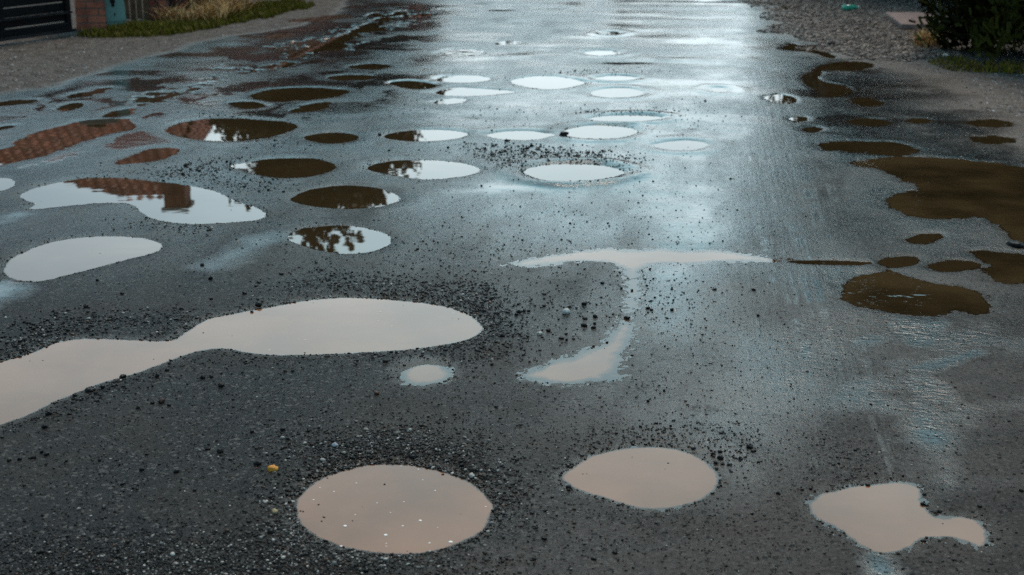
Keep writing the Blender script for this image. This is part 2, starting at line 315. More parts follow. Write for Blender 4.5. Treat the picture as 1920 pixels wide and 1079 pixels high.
def simple(name, c, rough=.6, var=.25, scale=8., bump=.0, metal=0., spec=.5, c2=None):
    m, nt, out = new_mat(name); N = NT(nt)
    co = N.n('ShaderNodeTexCoord').outputs['Object']
    nz = N.noise(co, scale, 5.)
    a = tuple(k * (1 - var) for k in c); b = c2 or tuple(min(1, k * (1 + var)) for k in c)
    ins = {'Base Color': N.mix(N.rng(nz, .3, .7), a, b), 'Roughness': N.lerp(nz, rough * .8, min(1, rough * 1.2)), 'Metallic': metal, 'Specular IOR Level': spec}
    if bump:
        ins['Normal'] = N.n('ShaderNodeBump', {'Strength': bump, 'Distance': .01, 'Height': N.noise(co, scale * 6, 4.)}).outputs[0]
    p = N.n('ShaderNodeBsdfPrincipled', ins); nt.links.new(p.outputs[0], out.inputs[0])
    return m
def tinted(name, rough=.35, spec=.5, bump=0., two_sided=False):
    m, nt, out = new_mat(name); N = NT(nt)
    c = N.n('ShaderNodeAttribute', attribute_name='tint').outputs['Color']
    co = N.n('ShaderNodeTexCoord').outputs['Object']
    nz = N.noise(co, 90., 3.)
    ins = {'Base Color': N.mix(1., c, N.mix(nz, (.6,.6,.6), (1.35,1.35,1.35)), 'MULTIPLY'), 'Roughness': N.lerp(nz, rough * .6, rough * 1.4), 'Specular IOR Level': spec}
    if bump: ins['Normal'] = N.n('ShaderNodeBump', {'Strength': bump, 'Distance': .004, 'Height': N.noise(co, 260., 3.)}).outputs[0]
    p = N.n('ShaderNodeBsdfPrincipled', ins); nt.links.new(p.outputs[0], out.inputs[0])
    return m

def ground_material():
    m, nt, out = new_mat('wet_asphalt'); N = NT(nt)
    pos = N.n('ShaderNodeNewGeometry').outputs['Position']
    rot = N.n('ShaderNodeMapping', {'Vector': pos, 'Rotation': (0, 0, ROAD_A)}).outputs[0]       # x across, y along the road
    film = N.attr('film'); dry = N.attr('dry'); damp = N.attr('damp'); rip = N.attr('ripple'); trk = N.attr('track'); she = N.attr('sheen')
    g1 = N.noise(pos, 70., 6., .65); g2 = N.noise(pos, 330., 3., .6); g3 = N.noise(pos, 22., 5., .6)
    big = N.noise(pos, 1.7, 6., .6); mid = N.noise(pos, 6., 5., .6)
    vor = N.n('ShaderNodeTexVoronoi', {'Vector': pos, 'Scale': 120., 'Randomness': 1.})
    vor2 = N.n('ShaderNodeTexVoronoi', {'Vector': pos, 'Scale': 48., 'Randomness': 1.})
    # aggregate: each voronoi cell one chip of stone
    chip = N.n('ShaderNodeSeparateColor', {0: vor.outputs['Color']}).outputs[0]
    chip2 = N.n('ShaderNodeSeparateColor', {0: vor2.outputs['Color']}).outputs[1]
    asp = N.mix(N.rng(g1, .3, .7), (.004, .0041, .0046), (.023, .0222, .0225))
    asp = N.mix(N.rng(chip, .84, .97), asp, (.085, .081, .077))
    asp = N.mix(N.math('MULTIPLY', N.rng(big, .42, .62), .45), asp, (.034, .028, .023))
    asp = N.mix(N.math('MULTIPLY', N.attr('silt'), .6), asp, N.mix(N.rng(g1, .3, .7), (.040, .033, .029), (.105, .090, .080)))
    pitm = N.math('MULTIPLY', N.rng(chip2, .80, .84), N.rng(vor2.outputs['Distance'], .42, .22))
    asp = N.mix(N.math('MULTIPLY', pitm, .85), asp, (.006, .006, .006))
    gr = N.mix(N.rng(g1, .3, .7), (.050, .042, .036), (.125, .108, .095))
    gr = N.mix(N.rng(chip, .82, .97), gr, (.27, .26, .25))
    gr = N.mix(N.math('MULTIPLY', N.rng(mid, .45, .62), .6), gr, (.050, .043, .038))
    colr = N.mix(N.math('MULTIPLY', dry, .9), asp, gr)
    colr = N.mix(N.math('MULTIPLY', damp, .85), colr, (.030, .022, .016))
    wetness = N.math('MAXIMUM', film, N.math('MULTIPLY', rip, N.rng(N.noise(pos, 3.1, 4.), .45, .70, .05, .5)))
    stre = N.noise(N.n('ShaderNodeMapping', {'Vector': rot, 'Scale': (14., .45, 1.)}).outputs[0], 1., 8., .72)
    wetness = N.math('MAXIMUM', wetness, N.math('MULTIPLY', N.math('MULTIPLY', trk, N.rng(stre, .50, .60)), N.rng(mid, .40, .58, .1, .85)))
    # gloss
    ro = N.lerp(N.math('ADD', N.math('MULTIPLY', N.rng(mid, .35, .68), .5), N.math('MULTIPLY', N.rng(big, .38, .62), .5)), .15, .42)
    ro = N.n('ShaderNodeMix', {0: wetness, 2: ro, 3: .07}).outputs[0]
    ro = N.n('ShaderNodeMix', {0: N.math('MULTIPLY', dry, .95), 2: ro, 3: .78}).outputs[0]
    ro = N.math('MULTIPLY', ro, N.lerp(she, 1., .48))
    ro = N.math('MULTIPLY', ro, N.lerp(N.math('MULTIPLY', N.math('SUBTRACT', N.rng(stre, .34, .66, 0., 2.), 1.), N.math('ADD', N.math('MULTIPLY', trk, 1.1), .22)), 1., 1.6))
    ro = N.math('MAXIMUM', ro, N.math('MULTIPLY', rip, .13))
    # relief
    h = N.math('ADD', N.math('MULTIPLY', g1, .9), N.math('MULTIPLY', g2, .45))
    h = N.math('ADD', h, N.math('MULTIPLY', N.rng(vor.outputs['Distance'], .0, .6), -.35))
    h = N.math('ADD', h, N.math('MULTIPLY', pitm, -.8))
    h = N.math('ADD', h, N.math('MULTIPLY', N.math('MULTIPLY', stre, trk), 2.4))
    keep = N.math('SUBTRACT', 1.05, N.math('MULTIPLY', wetness, .97))
    keep = N.math('MULTIPLY', keep, N.lerp(she, 1., .30))
    b1 = N.n('ShaderNodeBump', {'Strength': N.math('MULTIPLY', keep, .80), 'Distance': .0035, 'Height': h})
    wav = N.n('ShaderNodeTexNoise', {'Vector': N.n('ShaderNodeMapping', {'Vector': rot, 'Scale': (15., 30., 1.), 'Rotation': (0, 0, R(-30))}).outputs[0], 'Scale': 1., 'Detail': 3., 'Roughness': .55, 'Distortion': 1.1}).outputs[0]
    b2 = N.n('ShaderNodeBump', {'Strength': N.math('MULTIPLY', rip, N.rng(N.noise(pos, 2.6, 3.), .36, .66, .25, .9)), 'Distance': .0085, 'Height': wav, 'Normal': b1.outputs[0]})
    swl = N.noise(N.n('ShaderNodeMapping', {'Vector': rot, 'Scale': (3.2, 11., 1.)}).outputs[0], 1., 3., .5)
    b3 = N.n('ShaderNodeBump', {'Strength': N.math('MULTIPLY', film, .30), 'Distance': .006, 'Height': swl, 'Normal': b2.outputs[0]})
    p = N.n('ShaderNodeBsdfPrincipled', {'Base Color': colr, 'Roughness': ro, 'IOR': 1.42, 'Specular IOR Level': N.math('MULTIPLY', N.lerp(N.math('MAXIMUM', she, N.math('MAXIMUM', wetness, N.math('MULTIPLY', damp, .15))), .05, .9), N.math('SUBTRACT', 1., N.attr('under'))), 'Normal': b3.outputs[0]})
    nt.links.new(p.outputs[0], out.inputs[0])
    return m
def water_material(name, mud, ripple, clear=.0018):
    """turbid water: a mirror by Fresnel over mud that hides the bed the deeper it gets"""
    m, nt, out = new_mat(name); N = NT(nt)
    pos = N.n('ShaderNodeNewGeometry').outputs['Position']
    dep = N.attr('depth')
    a = N.rng(dep, -.0005, clear)
    n1 = N.noise(pos, 2.3, 4.); n2 = N.noise(pos, 14., 5., .65)
    c = N.mix(N.rng(n1, .3, .7), tuple(k * (.6 if ripple else .84) for k in mud), tuple(k * (1.7 if ripple else 1.14) for k in mud))
    c = N.mix(N.math('MULTIPLY', N.rng(n2, .45, .75), .12), c, tuple(k * 1.6 for k in mud))
    h = N.noise(N.n('ShaderNodeMapping', {'Vector': pos, 'Scale': (1., 1.3, 1.), 'Rotation': (0, 0, R(35))}).outputs[0], 6. if ripple else 4., 2., .5)
    bmp = N.n('ShaderNodeBump', {'Strength': .42 if ripple else .02, 'Distance': .012, 'Height': h}).outputs[0]
    dif = N.n('ShaderNodeBsdfDiffuse', {'Color': c})
    tra = N.n('ShaderNodeBsdfTransparent')
    body = N.n('ShaderNodeMixShader', {0: a, 1: tra.outputs[0], 2: dif.outputs[0]})
    gl = N.n('ShaderNodeBsdfGlossy', {'Color': (1, 1, 1, 1), 'Roughness': .03 if ripple else .015, 'Normal': bmp})
    fr = N.n('ShaderNodeFresnel', {'IOR': 1.34, 'Normal': bmp})
    sh = N.n('ShaderNodeMixShader', {0: fr.outputs[0], 1: body.outputs[0], 2: gl.outputs[0]})
    nt.links.new(sh.outputs[0], out.inputs[0])
    return m
M_GROUND = ground_material()
MUD = (.265, .125, .062); SHADED_MUD = (.034, .022, .010)  # second mud is darkened: tree shade on right and far water painted in
M_WATER = {'mud': water_material('muddy_water', MUD, False), 'sheet': water_material('thin_muddy_water', (.25, .120, .060), False, .0017), 'pale': water_material('pale_muddy_water', (.16, .098, .066), False), 'shaded': water_material('shaded_muddy_water', SHADED_MUD, False), 'ripple': water_material('rippled_muddy_water', SHADED_MUD, True)}
M_STONE = tinted('wet_stone', .42, .13, .4)
M_LEAF = tinted('foliage', .65, .1)
M_STRAW = tinted('dry_straw', .8, .2)
M_BRICK = simple('brick', (.33, .075, .042), .75, .45, 6., .3, c2=(.40, .12, .065))
M_MORTAR = simple('mortar', (.16, .14, .12), .9, .25, 20., .3)
M_BLACK = simple('black_gate_paint', (.005, .005, .006), .55, .3, 4., .05, spec=.15)
M_RAIL = simple('bare_steel', (.04, .04, .045), .35, .3, 6., .05, metal=.7)
M_TEAL = simple('teal_paint', (.12, .25, .225), .55, .18, 5., .08, c2=(.15, .29, .26))
M_PLANK = simple('weathered_plank', (.09, .05, .025), .8, .5, 9., .3)
M_BARK = simple('bark', (.05, .036, .026), .9, .4, 9., .6)
M_TILE = simple('clay_roof_tile', (.38, .095, .052), .7, .35, 3., .2)
M_WALL = simple('render_wall', (.42, .36, .30), .85, .12, 3., .1)
M_GLASS = simple('window_glass', (.02, .025, .03), .06, .2, 2.)
M_WHITE = simple('white_paint', (.75, .74, .72), .5, .08, 5.)
M_FOAM = simple('foam', (.82, .80, .76), .6, .05, 200.)
M_SLAB = simple('pink_concrete_slab', (.20, .135, .12), .8, .2, 12., .3)
M_BOTTLE = simple('green_plastic', (.06, .42, .28), .25, .15, 20.)

# ------------------------------------------------------------------ ground sheet
NR, NC = 1300, 1020
yy = 1.7 * (23.9 / 1.7) ** np.linspace(0, 1, NR)
uu = np.linspace(-1, 1, NC)
Y = np.repeat(yy, NC); X = (uu[None, :] * (.5 * yy + 1.55)[:, None]).ravel()
F = field(X, Y)
V = np.stack([X, Y, F['z']], -1)
idx = np.arange(NR * NC).reshape(NR, NC)
quads = np.stack([idx[:-1, :-1], idx[:-1, 1:], idx[1:, 1:], idx[1:, :-1]], -1).reshape(-1, 4)
def sub(name, q, verts, attrs, mat, **kw):
    u, inv = np.unique(q.ravel(), return_inverse=True)
    return mesh_np(name, verts[u], inv.reshape(-1, 4), mat, smooth=True, attrs={k: a[u] for k, a in attrs.items()}, **kw)
AT = {k: F[k] for k in ('film', 'dry', 'damp', 'ripple', 'track', 'sheen', 'under', 'silt')}
isap = F['apron'][quads[:, 0]] > .5
isve = (F['verge'][quads[:, 0]] > .5) & ~isap
tag(sub('road', quads[~isap & ~isve], V, AT, M_GROUND), kind='structure')
tag(sub('driveway', quads[isap], V, AT, M_GROUND), kind='structure')
tag(sub('road_shoulder', quads[isve], V, AT, M_GROUND), kind='structure')
x0, x1 = .5 * yy[0] + 1.55, .5 * yy[-1] + 1.55; y0, y1 = yy[0], yy[-1]; B = 700
gv = [(-x0, y0, 0), (x0, y0, 0), (x1, y1, 0), (-x1, y1, 0), (-B, -B, 0), (B, -B, 0), (B, B, 0), (-B, B, 0)]
tag(mesh_np('ground', gv, [(4, 5, 1, 0), (5, 6, 2, 1), (6, 7, 3, 2), (7, 4, 0, 3)], M_GROUND,
            attrs={'film': [.1]*8, 'dry': [.6]*8, 'damp': [0]*8, 'ripple': [0]*8, 'track': [0]*8, 'sheen': [.1]*8, 'under': [0]*8, 'silt': [.3]*8}), kind='structure')

# ------------------------------------------------------------------ puddles: one water surface each
for i, (lab, px, rough, bank, rimh, kind) in enumerate(PUD):
    if F['sds'][i] is None: continue
    k, d = F['sds'][i]
    ok = np.zeros(NR * NC, bool); ok[k] = d < .035
    mine = (F['own'] == i)
    fm = ok[quads].all(1) & mine[quads].any(1)
    if not fm.any(): continue
    P = np.stack([X, Y, np.full(NR * NC, LEVEL)], -1)
    o = sub('puddle', quads[fm], P, {'depth': np.clip(LEVEL - F['z'], 0, 1)}, M_WATER['shaded' if kind == 'mud' and max(p[1] for p in px) < 530 else kind])
    tag(o, lab, 'puddle', 'puddles in the potholed road')

# ------------------------------------------------------------------ stones
def ico(sub=0):
    t = (1 + 5**.5) / 2
    v = [(-1,t,0),(1,t,0),(-1,-t,0),(1,-t,0),(0,-1,t),(0,1,t),(0,-1,-t),(0,1,-t),(t,0,-1),(t,0,1),(-t,0,-1),(-t,0,1)]
    f = [(0,11,5),(0,5,1),(0,1,7),(0,7,10),(0,10,11),(1,5,9),(5,11,4),(11,10,2),(10,7,6),(7,1,8),(3,9,4),(3,4,2),(3,2,6),(3,6,8),(3,8,9),(4,9,5),(2,4,11),(6,2,10),(8,6,7),(9,8,1)]
    v = [Vector(p).normalized() for p in v]
    for _ in range(sub):
        c = {}; nf = []
        def midp(a, b):
            k = (min(a, b), max(a, b))
            if k not in c: v.append(((v[a] + v[b]) / 2).normalized()); c[k] = len(v) - 1
            return c[k]
        for a, b, e in f:
            p, q, r = midp(a, b), midp(b, e), midp(e, a)
            nf += [(a, p, r), (b, q, p), (e, r, q), (p, q, r)]
        f = nf
    return np.array([tuple(p) for p in v]), np.array(f)
IV, IF = ico(0)
def stone_field(name, xy, r, cols, mat, flat=.65, lift=.26):
    n = len(xy)
    z = field(xy[:, 0], xy[:, 1])['z'] if n else np.zeros(0)
    z = np.maximum(z, LEVEL - .3 * r)
    v = IV[None] * (1 + .38 * rng.uniform(-1, 1, (n, 12, 1)))
    sc = np.stack([r * rng.uniform(.75, 1.35, n), r * rng.uniform(.75, 1.2, n), r * flat * rng.uniform(.7, 1.2, n)], -1)
    v = v * sc[:, None, :]
    a = rng.uniform(0, 6.28, n); ca, sa = np.cos(a)[:, None], np.sin(a)[:, None]
    v = np.stack([v[..., 0] * ca - v[..., 1] * sa, v[..., 0] * sa + v[..., 1] * ca, v[..., 2] + .25 * v[..., 0] * rng.uniform(-1, 1, (n, 1))], -1)
    v += np.stack([xy[:, 0], xy[:, 1], z + r * lift], -1)[:, None, :]
    f = IF[None] + (np.arange(n) * 12)[:, None, None]
    return mesh_np(name, v.reshape(-1, 3), f.reshape(-1, 3), mat, colors=np.repeat(cols, 12, 0))
def unit_(v): return v / (np.linalg.norm(v, axis=-1, keepdims=True) + 1e-9)
def stone_cols(n, light=.12, red=.04):
    g = .006 + .022 * rng.random((n, 1)) ** 2
    c = g * np.array([1., .98, .95])
    u = rng.random(n)
    k = u < light; c[k] = (.10 + .45 * rng.random((k.sum(), 1)) ** 1.6) * np.array([1., .96, .89])
    k = (u >= light) & (u < light + red); c[k] = (.05 + .10 * rng.random((k.sum(), 1))) * np.array([1., .55, .38])
    return c
# cx, cy, sx, sy, slope, count, size in photograph px at that spot, share of light stones
BLOBS = [
 (730,845,120,24,0,2300,3.1,.18),(620,880,60,22,-.5,600,3.8,.2),(880,880,60,26,.5,650,3.6,.14),(720,815,120,22,0,500,2.6,.2),(960,940,26,40,0,300,3.2,.22),
 (545,985,36,40,0,520,4.0,.3),(400,1050,230,34,0,4600,3.3,.18),(120,1055,140,30,0,1900,3.2,.12),(620,1062,110,18,0,700,3.8,.18),(800,1060,120,14,0,320,3.2,.14),
 (300,950,200,60,0,900,2.6,.05),(150,850,150,60,0,450,2.4,.03),(400,800,180,50,0,500,2.4,.03),
 (1250,820,110,14,0,520,2.8,.12),(1080,880,26,26,-.4,220,3.0,.18),(1220,965,100,12,0,200,2.6,.2),(1370,860,26,16,0,60,4.0,.05),
 (760,545,110,16,.1,1500,2.7,.12),(905,590,36,36,.3,900,3.0,.16),(890,655,60,18,-.1,420,3.2,.08),(700,672,160,8,0,360,2.6,.16),(980,600,60,50,0,220,3.0,.05),
 (560,545,60,14,-.3,240,2.6,.06),(180,605,110,14,-.05,620,3.2,.10),(40,650,60,16,-.4,620,3.4,.18),(330,600,40,16,0,160,2.8,.06),(170,745,110,14,-.42,420,3.4,.08),
 (460,680,60,10,0,120,3.0,.04),(1200,560,70,40,0,180,2.6,.02),(1290,580,80,40,0,200,2.6,.02),(1080,560,120,70,0,260,2.4,.02),
 (1000,285,70,8,.06,420,2.8,.06),(1110,295,60,7,.08,300,2.4,.04),(940,300,36,8,.3,220,2.6,.05),(380,315,70,9,-.1,420,2.6,.08),(330,328,60,8,.1,160,2.4,.06),(470,345,60,10,0,240,2.6,.05),
 (330,428,50,8,.1,220,2.4,.25),(450,400,60,16,0,140,2.6,.03),(1180,210,60,4,0,160,2.0,.08),(1130,135,60,4,0,60,2.0,.06),(480,215,80,6,0,160,2.0,.05),(560,272,60,6,0,110,2.2,.05),
 (1000,420,180,60,0,420,2.2,.02),(830,480,160,30,0,420,2.4,.03),(1300,400,120,80,0,220,2.2,.02),(640,760,260,60,0,700,2.4,.05),(1000,780,260,60,0,800,2.4,.05),(1150,1010,200,40,0,520,2.6,.08),
 (1500,870,180,70,0,520,2.4,.06),(1750,1050,120,20,0,160,2.6,.06),(1590,870,40,24,.2,180,3.0,.03),(1420,1010,120,40,0,300,2.4,.08),(1850,930,60,80,0,120,2.4,.05),(1350,700,120,80,0,220,2.2,.02),
 (200,500,160,60,0,160,2.4,.02),(260,680,160,20,0,0,2.4,.02),(900,220,160,20,0,160,1.8,.03),(1280,220,60,20,0,100,1.8,.03),
]
px, py, ps, pl = [], [], [], []
for cx, cy, sx, sy, sl, n, size, light in BLOBS:
    a = rng.normal(0, 1, n) * sx; b = rng.normal(0, 1, n) * sy
    px.append(cx + a); py.append(cy + b + sl * a); ps.append(size * np.exp(rng.normal(0, .38, n)) * .5); pl.append(np.full(n, light))
n = 5200                                                                                         # thin scatter over the whole near road
a = G(rng.uniform(-300, 2200, n), rng.uniform(240, 1150, n)); w = rng.random(n)
px = np.concatenate(px); py = np.concatenate(py); ps = np.concatenate(ps); pl = np.concatenate(pl)
xy = G(px, np.maximum(py, -10)); rr = ps / FPX * np.hypot(xy[:, 1], CAM_H)
xy = np.concatenate([xy, a]); rr = np.concatenate([rr, .0012 + .0022 * rng.random(n) ** 2]); pl = np.concatenate([pl, np.full(n, .05)])
SHORE = {0: 1500, 1: 260, 3: 1500, 4: 60, 6: 200, 7: 260, 9: 120, 11: 140, 12: 160, 13: 420, 2: 200, 14: 120, 18: 140, 21: 80}
sx_, sr_, sl_ = [], [], []
for i, cnt in SHORE.items():
    P = POLYS[i]; Q = np.roll(P, -1, 0); L = np.linalg.norm(Q - P, axis=1); k = rng.choice(len(P), cnt, p=L / L.sum()); u = rng.random((cnt, 1))
    e = unit_(Q[k] - P[k]); nrm = np.stack([e[:, 1], -e[:, 0]], -1)
    c0 = P.mean(0); nrm *= np.sign(((P[k] - c0) * nrm).sum(1))[:, None]
    pt = P[k] * (1 - u) + Q[k] * u; pt = pt + nrm * (rng.normal(0, 1, (cnt, 1)) ** 2 * .028 + .002)
    clump = .5 + .9 * fbm(pt[:, 0] * 5, pt[:, 1] * 5, 95, 3) + .2; ok = rng.random(cnt) < clump
    sx_.append(pt[ok]); sr_.append(.0016 + .0038 * rng.random(ok.sum()) ** 2); sl_.append(np.full(ok.sum(), .16))
xy = np.concatenate([xy] + sx_); rr = np.concatenate([rr] + sr_); pl = np.concatenate([pl] + sl_)
fd = field(xy[:, 0], xy[:, 1])
keep = (fd['sd'] > -.002) | (rng.random(len(xy)) < .015)
xy, rr, pl = xy[keep], rr[keep], pl[keep]
cols = stone_cols(len(xy), 0, .05); k = rng.random(len(xy)) < pl
cols[k] = (.09 + .42 * rng.random((k.sum(), 1)) ** 1.7) * np.array([1., .95, .87])
tag(stone_field('gravel', xy, rr, cols, M_STONE), kind='stuff')
SLABP = smooth_poly([(1660,33),(1748,33),(1756,58),(1690,56)], 0)
# pebbles of the right hand bank
n = 15000
a = G(rng.uniform(1380, 1800, n), rng.uniform(-30, 128, n))
dd = sdf(PEBBLE, a[:, 0], a[:, 1]) + .3 * fbm(a[:, 0] * 2, a[:, 1] * 2, 90, 3)
a = a[dd < .1]; n = len(a)
a = a[sdf(SLABP, a[:, 0], a[:, 1]) > .01]; n = len(a)
c = (.05 + .30 * rng.random((n, 1)) ** 2.2) * np.array([1., .80, .68])
tag(stone_field('pebbles', a, .007 + .017 * rng.random(n) ** 2, c, M_STONE, .6, .1), kind='stuff')
n = 6500
a = G(np.concatenate([rng.uniform(-250, 620, n), rng.uniform(1500, 2150, n)]), np.concatenate([rng.uniform(20, 190, n), rng.uniform(100, 330, n)]))
f2 = field(a[:, 0], a[:, 1]); a = a[(f2['dry'] > .55) & (f2['sd'] > .02)]; n = len(a)
c = (.04 + .55 * rng.random((n, 1)) ** 2.5) * np.array([1., .94, .88])
tag(stone_field('grit', a, .003 + .008 * rng.random(n) ** 2, c, M_STONE, .6, .1), kind='stuff')

# single lumps one can point at
LV, LF = ico(2)
def lump(name, x, y, r_px, tint, lab, group=None, flat=.75):
    g = G(x, y); r = r_px / FPX * math.hypot(g[1], CAM_H)
    s = random.randrange(999)
    d = 1 + .30 * vnoise(LV[:, 0] * 1.7 + s, LV[:, 1] * 1.7 + LV[:, 2] * 2.3, s) + .16 * vnoise(LV[:, 0] * 4 + LV[:, 2] * 3, LV[:, 1] * 4 + s, s + 1)
    v = LV * d[:, None] * np.array([random.uniform(.85, 1.3), random.uniform(.75, 1.05), flat * random.uniform(.85, 1.1)]) * r
    t = random.uniform(0, 6.28); v[:, :2] = v[:, :2] @ np.array([[math.cos(t), math.sin(t)], [-math.sin(t), math.cos(t)]])
    z = max(float(field(np.array([g[0]]), np.array([g[1]]))['z'][0]), LEVEL - .2 * r)
    o = mesh_np(name, v, LF, M_STONE, smooth=True, colors=np.tile(np.array(tint), (len(v), 1)))
    o.location = (g[0], g[1], z + r * flat * .5)
    return tag(o, lab, 'stone', group)
BK = (.010, .010, .010)
lump('pebble', 512, 887, 7.5, (.55, .24, .035), "small orange yellow pebble left above the foam flecked puddle")
lump('pebble', 1061, 588, 8, (.52, .52, .49), "small white pebble on dark asphalt right of the long dumbbell puddle")
lump('pebble', 1012, 628, 5, (.42, .40, .36), "pale chip beside a black lump by the dumbbell puddle's right end")
lump('pebble', 628, 841, 6, (.38, .40, .44), "bluish white pebble in black gravel above the foam flecked puddle")
lump('pebble', 706, 739, 5, (.075, .04, .025), "brown pebble alone below the small faint shallow puddle")
lump('pebble', 303, 755, 6.5, (.055, .032, .026), "dull brown pebble in a row of dark crumbs at lower left")
lump('pebble', 885, 894, 6, (.40, .38, .34), "cream pebble at the upper right rim of the foam flecked puddle")
lump('pebble', 516, 966, 6, (.30, .24, .13), "yellowish chip in gravel at the foam flecked puddle's left end")
lump('stone', 1905, 461, 15, BK, "black flat stone in brown water at the right side", flat=.4)
lump('stone', 1057, 255, 9, BK, "black lump between the middle and right puddles of the pale chain", flat=.6)
lump('stone', 1773, 107, 5, (.62, .60, .55), "round white stone under the dark conifer bush")
lump('stone', 1558, 84, 6, BK, "single black stone at the foot of the gravel bank")
lump('stone', 712, 254, 4, BK, "small black stone at the left tip of the pale chain")
lump('stone', 167, 733, 9, BK, "largest black lump on the lower shore of the dumbbell puddle", flat=.6)
SETS = [
 ("black asphalt crumbs clustered right of the white pebble", [(1095,572,6),(1097,599,4.5),(1095,612,5.5),(1116,595,4.5),(1115,607,3.6),(1113,615,4.5),(1069,577,3)], "black asphalt crumb in the cluster just right of the white pebble"),
 ("black asphalt crumbs right of the dumbbell puddle", [(973,589,5),(983,586,3.5),(968,594,4),(1020,576,3),(1053,636,4),(1028,622,5),(942,635,4.5),(952,590,3)], "black asphalt crumb between the dumbbell puddle and the white pebble"),
 ("black asphalt crumbs beside the T shaped wet band", [(1175,596,5),(1185,544,3.5),(1165,540,3),(1260,582,4),(1215,578,4),(1138,641,3),(1222,581,3),(1413,545,4)], "black asphalt crumb near the stem of the T shaped wet band"),
 ("black crumbs above the dumbbell puddle's neck", [(485,573,6),(472,584,3.5),(458,552,4),(395,524,5),(485,531,4),(379,499,4),(229,552,4),(161,577,5),(182,527,3.5),(396,562,3),(340,582,4.5)], "black asphalt crumb between the pale oval and the dumbbell puddle"),
 ("black crumbs on the dumbbell puddle's lower shore", [(230,707,7),(192,728,6),(295,710,5),(313,698,4.5),(380,709,5),(396,707,5),(415,724,6),(140,742,5),(92,780,6)], "black asphalt crumb along the dumbbell puddle's lower left shore"),
 ("black crumbs on the lower left asphalt", [(286,757,4),(317,761,4),(259,767,4.5),(84,806,5),(413,848,6),(390,843,4.5),(331,885,5.5),(230,909,4),(87,854,5),(78,849,4),(530,807,4.5),(473,812,4),(267,882,5.5),(17,865,4.5),(37,863,4.5),(63,860,4.5),(187,864,4),(483,872,6)], "black asphalt crumb on open asphalt between dumbbell puddle and lower left gravel"),
 ("black crumbs right of the clear brown oval puddle", [(1405,841,6),(1413,849,4.5),(1351,860,6.5),(1342,867,4.5),(1337,853,5),(1388,863,4),(1459,928,4),(1520,916,4)], "black asphalt crumb right of the clear brown oval puddle"),
 ("black crumbs around the lower right puddle", [(1730,944,4.5),(1837,951,4.5),(1627,908,4.5),(1915,922,4.5),(1762,958,4)], "black asphalt crumb at the shore of the lower right puddle"),
 ("black crumbs below the two near brown puddles", [(1066,913,5),(925,957,4.5),(1020,1013,4.5),(1113,1050,4.5),(1153,1037,5),(1002,1050,4),(1245,733,3.5),(1215,752,3.5)], "black asphalt crumb near the two nearest brown puddles"),
]
for grp, pts, lab in SETS:
    for x, y, r in pts: lump('asphalt_crumb', x, y, r * .95, BK, lab, grp)

# foam flecks
def foam(x, y, r_px, lab, grp):
    g = G(x, y); r = r_px / FPX * math.hypot(g[1], CAM_H) * .72
    v = LV * np.array([1., 1., .28]) * r * (1 + .08 * rng.uniform(-1, 1, (len(LV), 1)))
    o = mesh_np('foam_fleck', v, LF, M_FOAM, smooth=True); o.location = (g[0], g[1], LEVEL + .0004)
    tag(o, lab, 'foam fleck', grp)
FG = 'foam flecks on the nearest round puddle'
foam(845, 1014, 5.6, "largest white foam fleck, by the round puddle's lower right shore", FG)
foam(647, 984, 4.8, "white foam fleck at the round puddle's left middle", FG)
foam(723, 1001, 5, "white foam fleck at the round puddle's lower middle", FG)
foam(788, 974, 4.4, "white foam fleck in the round puddle's right middle", FG)
for x, y, r in [(755,984,3),(805,1016,3),(668,904,2.4),(816,918,2.4),(707,941,2),(732,959,2),(666,963,2),(821,987,2),(752,872,2),(784,878,2),(724,1017,2),(724,1022,2),(640,1022,4),(911,948,2.4),(793,898,1.8),(757,939,1.8),(626,920,2.4),(600,912,2),(588,935,2.4)]:
    foam(x, y, r, "tiny white speck of foam on the nearest round puddle", 'tiny foam specks on the nearest round puddle')
for x, y, r in [(709,601,2.6),(713,583,2.4),(735,610,2),(850,586,2.6),(560,635,2.2),(572,636,2),(505,655,2.4)]:
    foam(x, y, r, "tiny white speck of foam on the long dumbbell puddle", 'tiny foam specks on the dumbbell puddle')

# ------------------------------------------------------------------ foliage helpers
def leaf_quads(c, n, ax, wid, leng, rg):
    """leaf quads: centre c, direction ax (unit), half width, length"""
    r = rg.normal(size=(n, 3)); s = np.cross(ax, r); s /= np.linalg.norm(s, axis=1, keepdims=True) + 1e-9
    nn = np.cross(ax, s)
    w = np.broadcast_to(np.asarray(wid), (n,))[:, None]; L = np.broadcast_to(np.asarray(leng), (n,))[:, None]
    p0 = c - s * w * .45; p1 = c + s * w * .45
    p2 = c + ax * L + s * w * .55 + nn * L * .18; p3 = c + ax * L - s * w * .55 + nn * L * .18
    return np.stack([p0, p1, p2, p3], 1).reshape(-1, 3)
def quad_mesh(name, v, mat, parent, cols):
    n = len(v) // 4
    return mesh_np(name, v, np.arange(n * 4).reshape(n, 4), mat, parent, colors=np.repeat(cols, 4, 0))
def unit(v): return v / (np.linalg.norm(v, axis=-1, keepdims=True) + 1e-9)

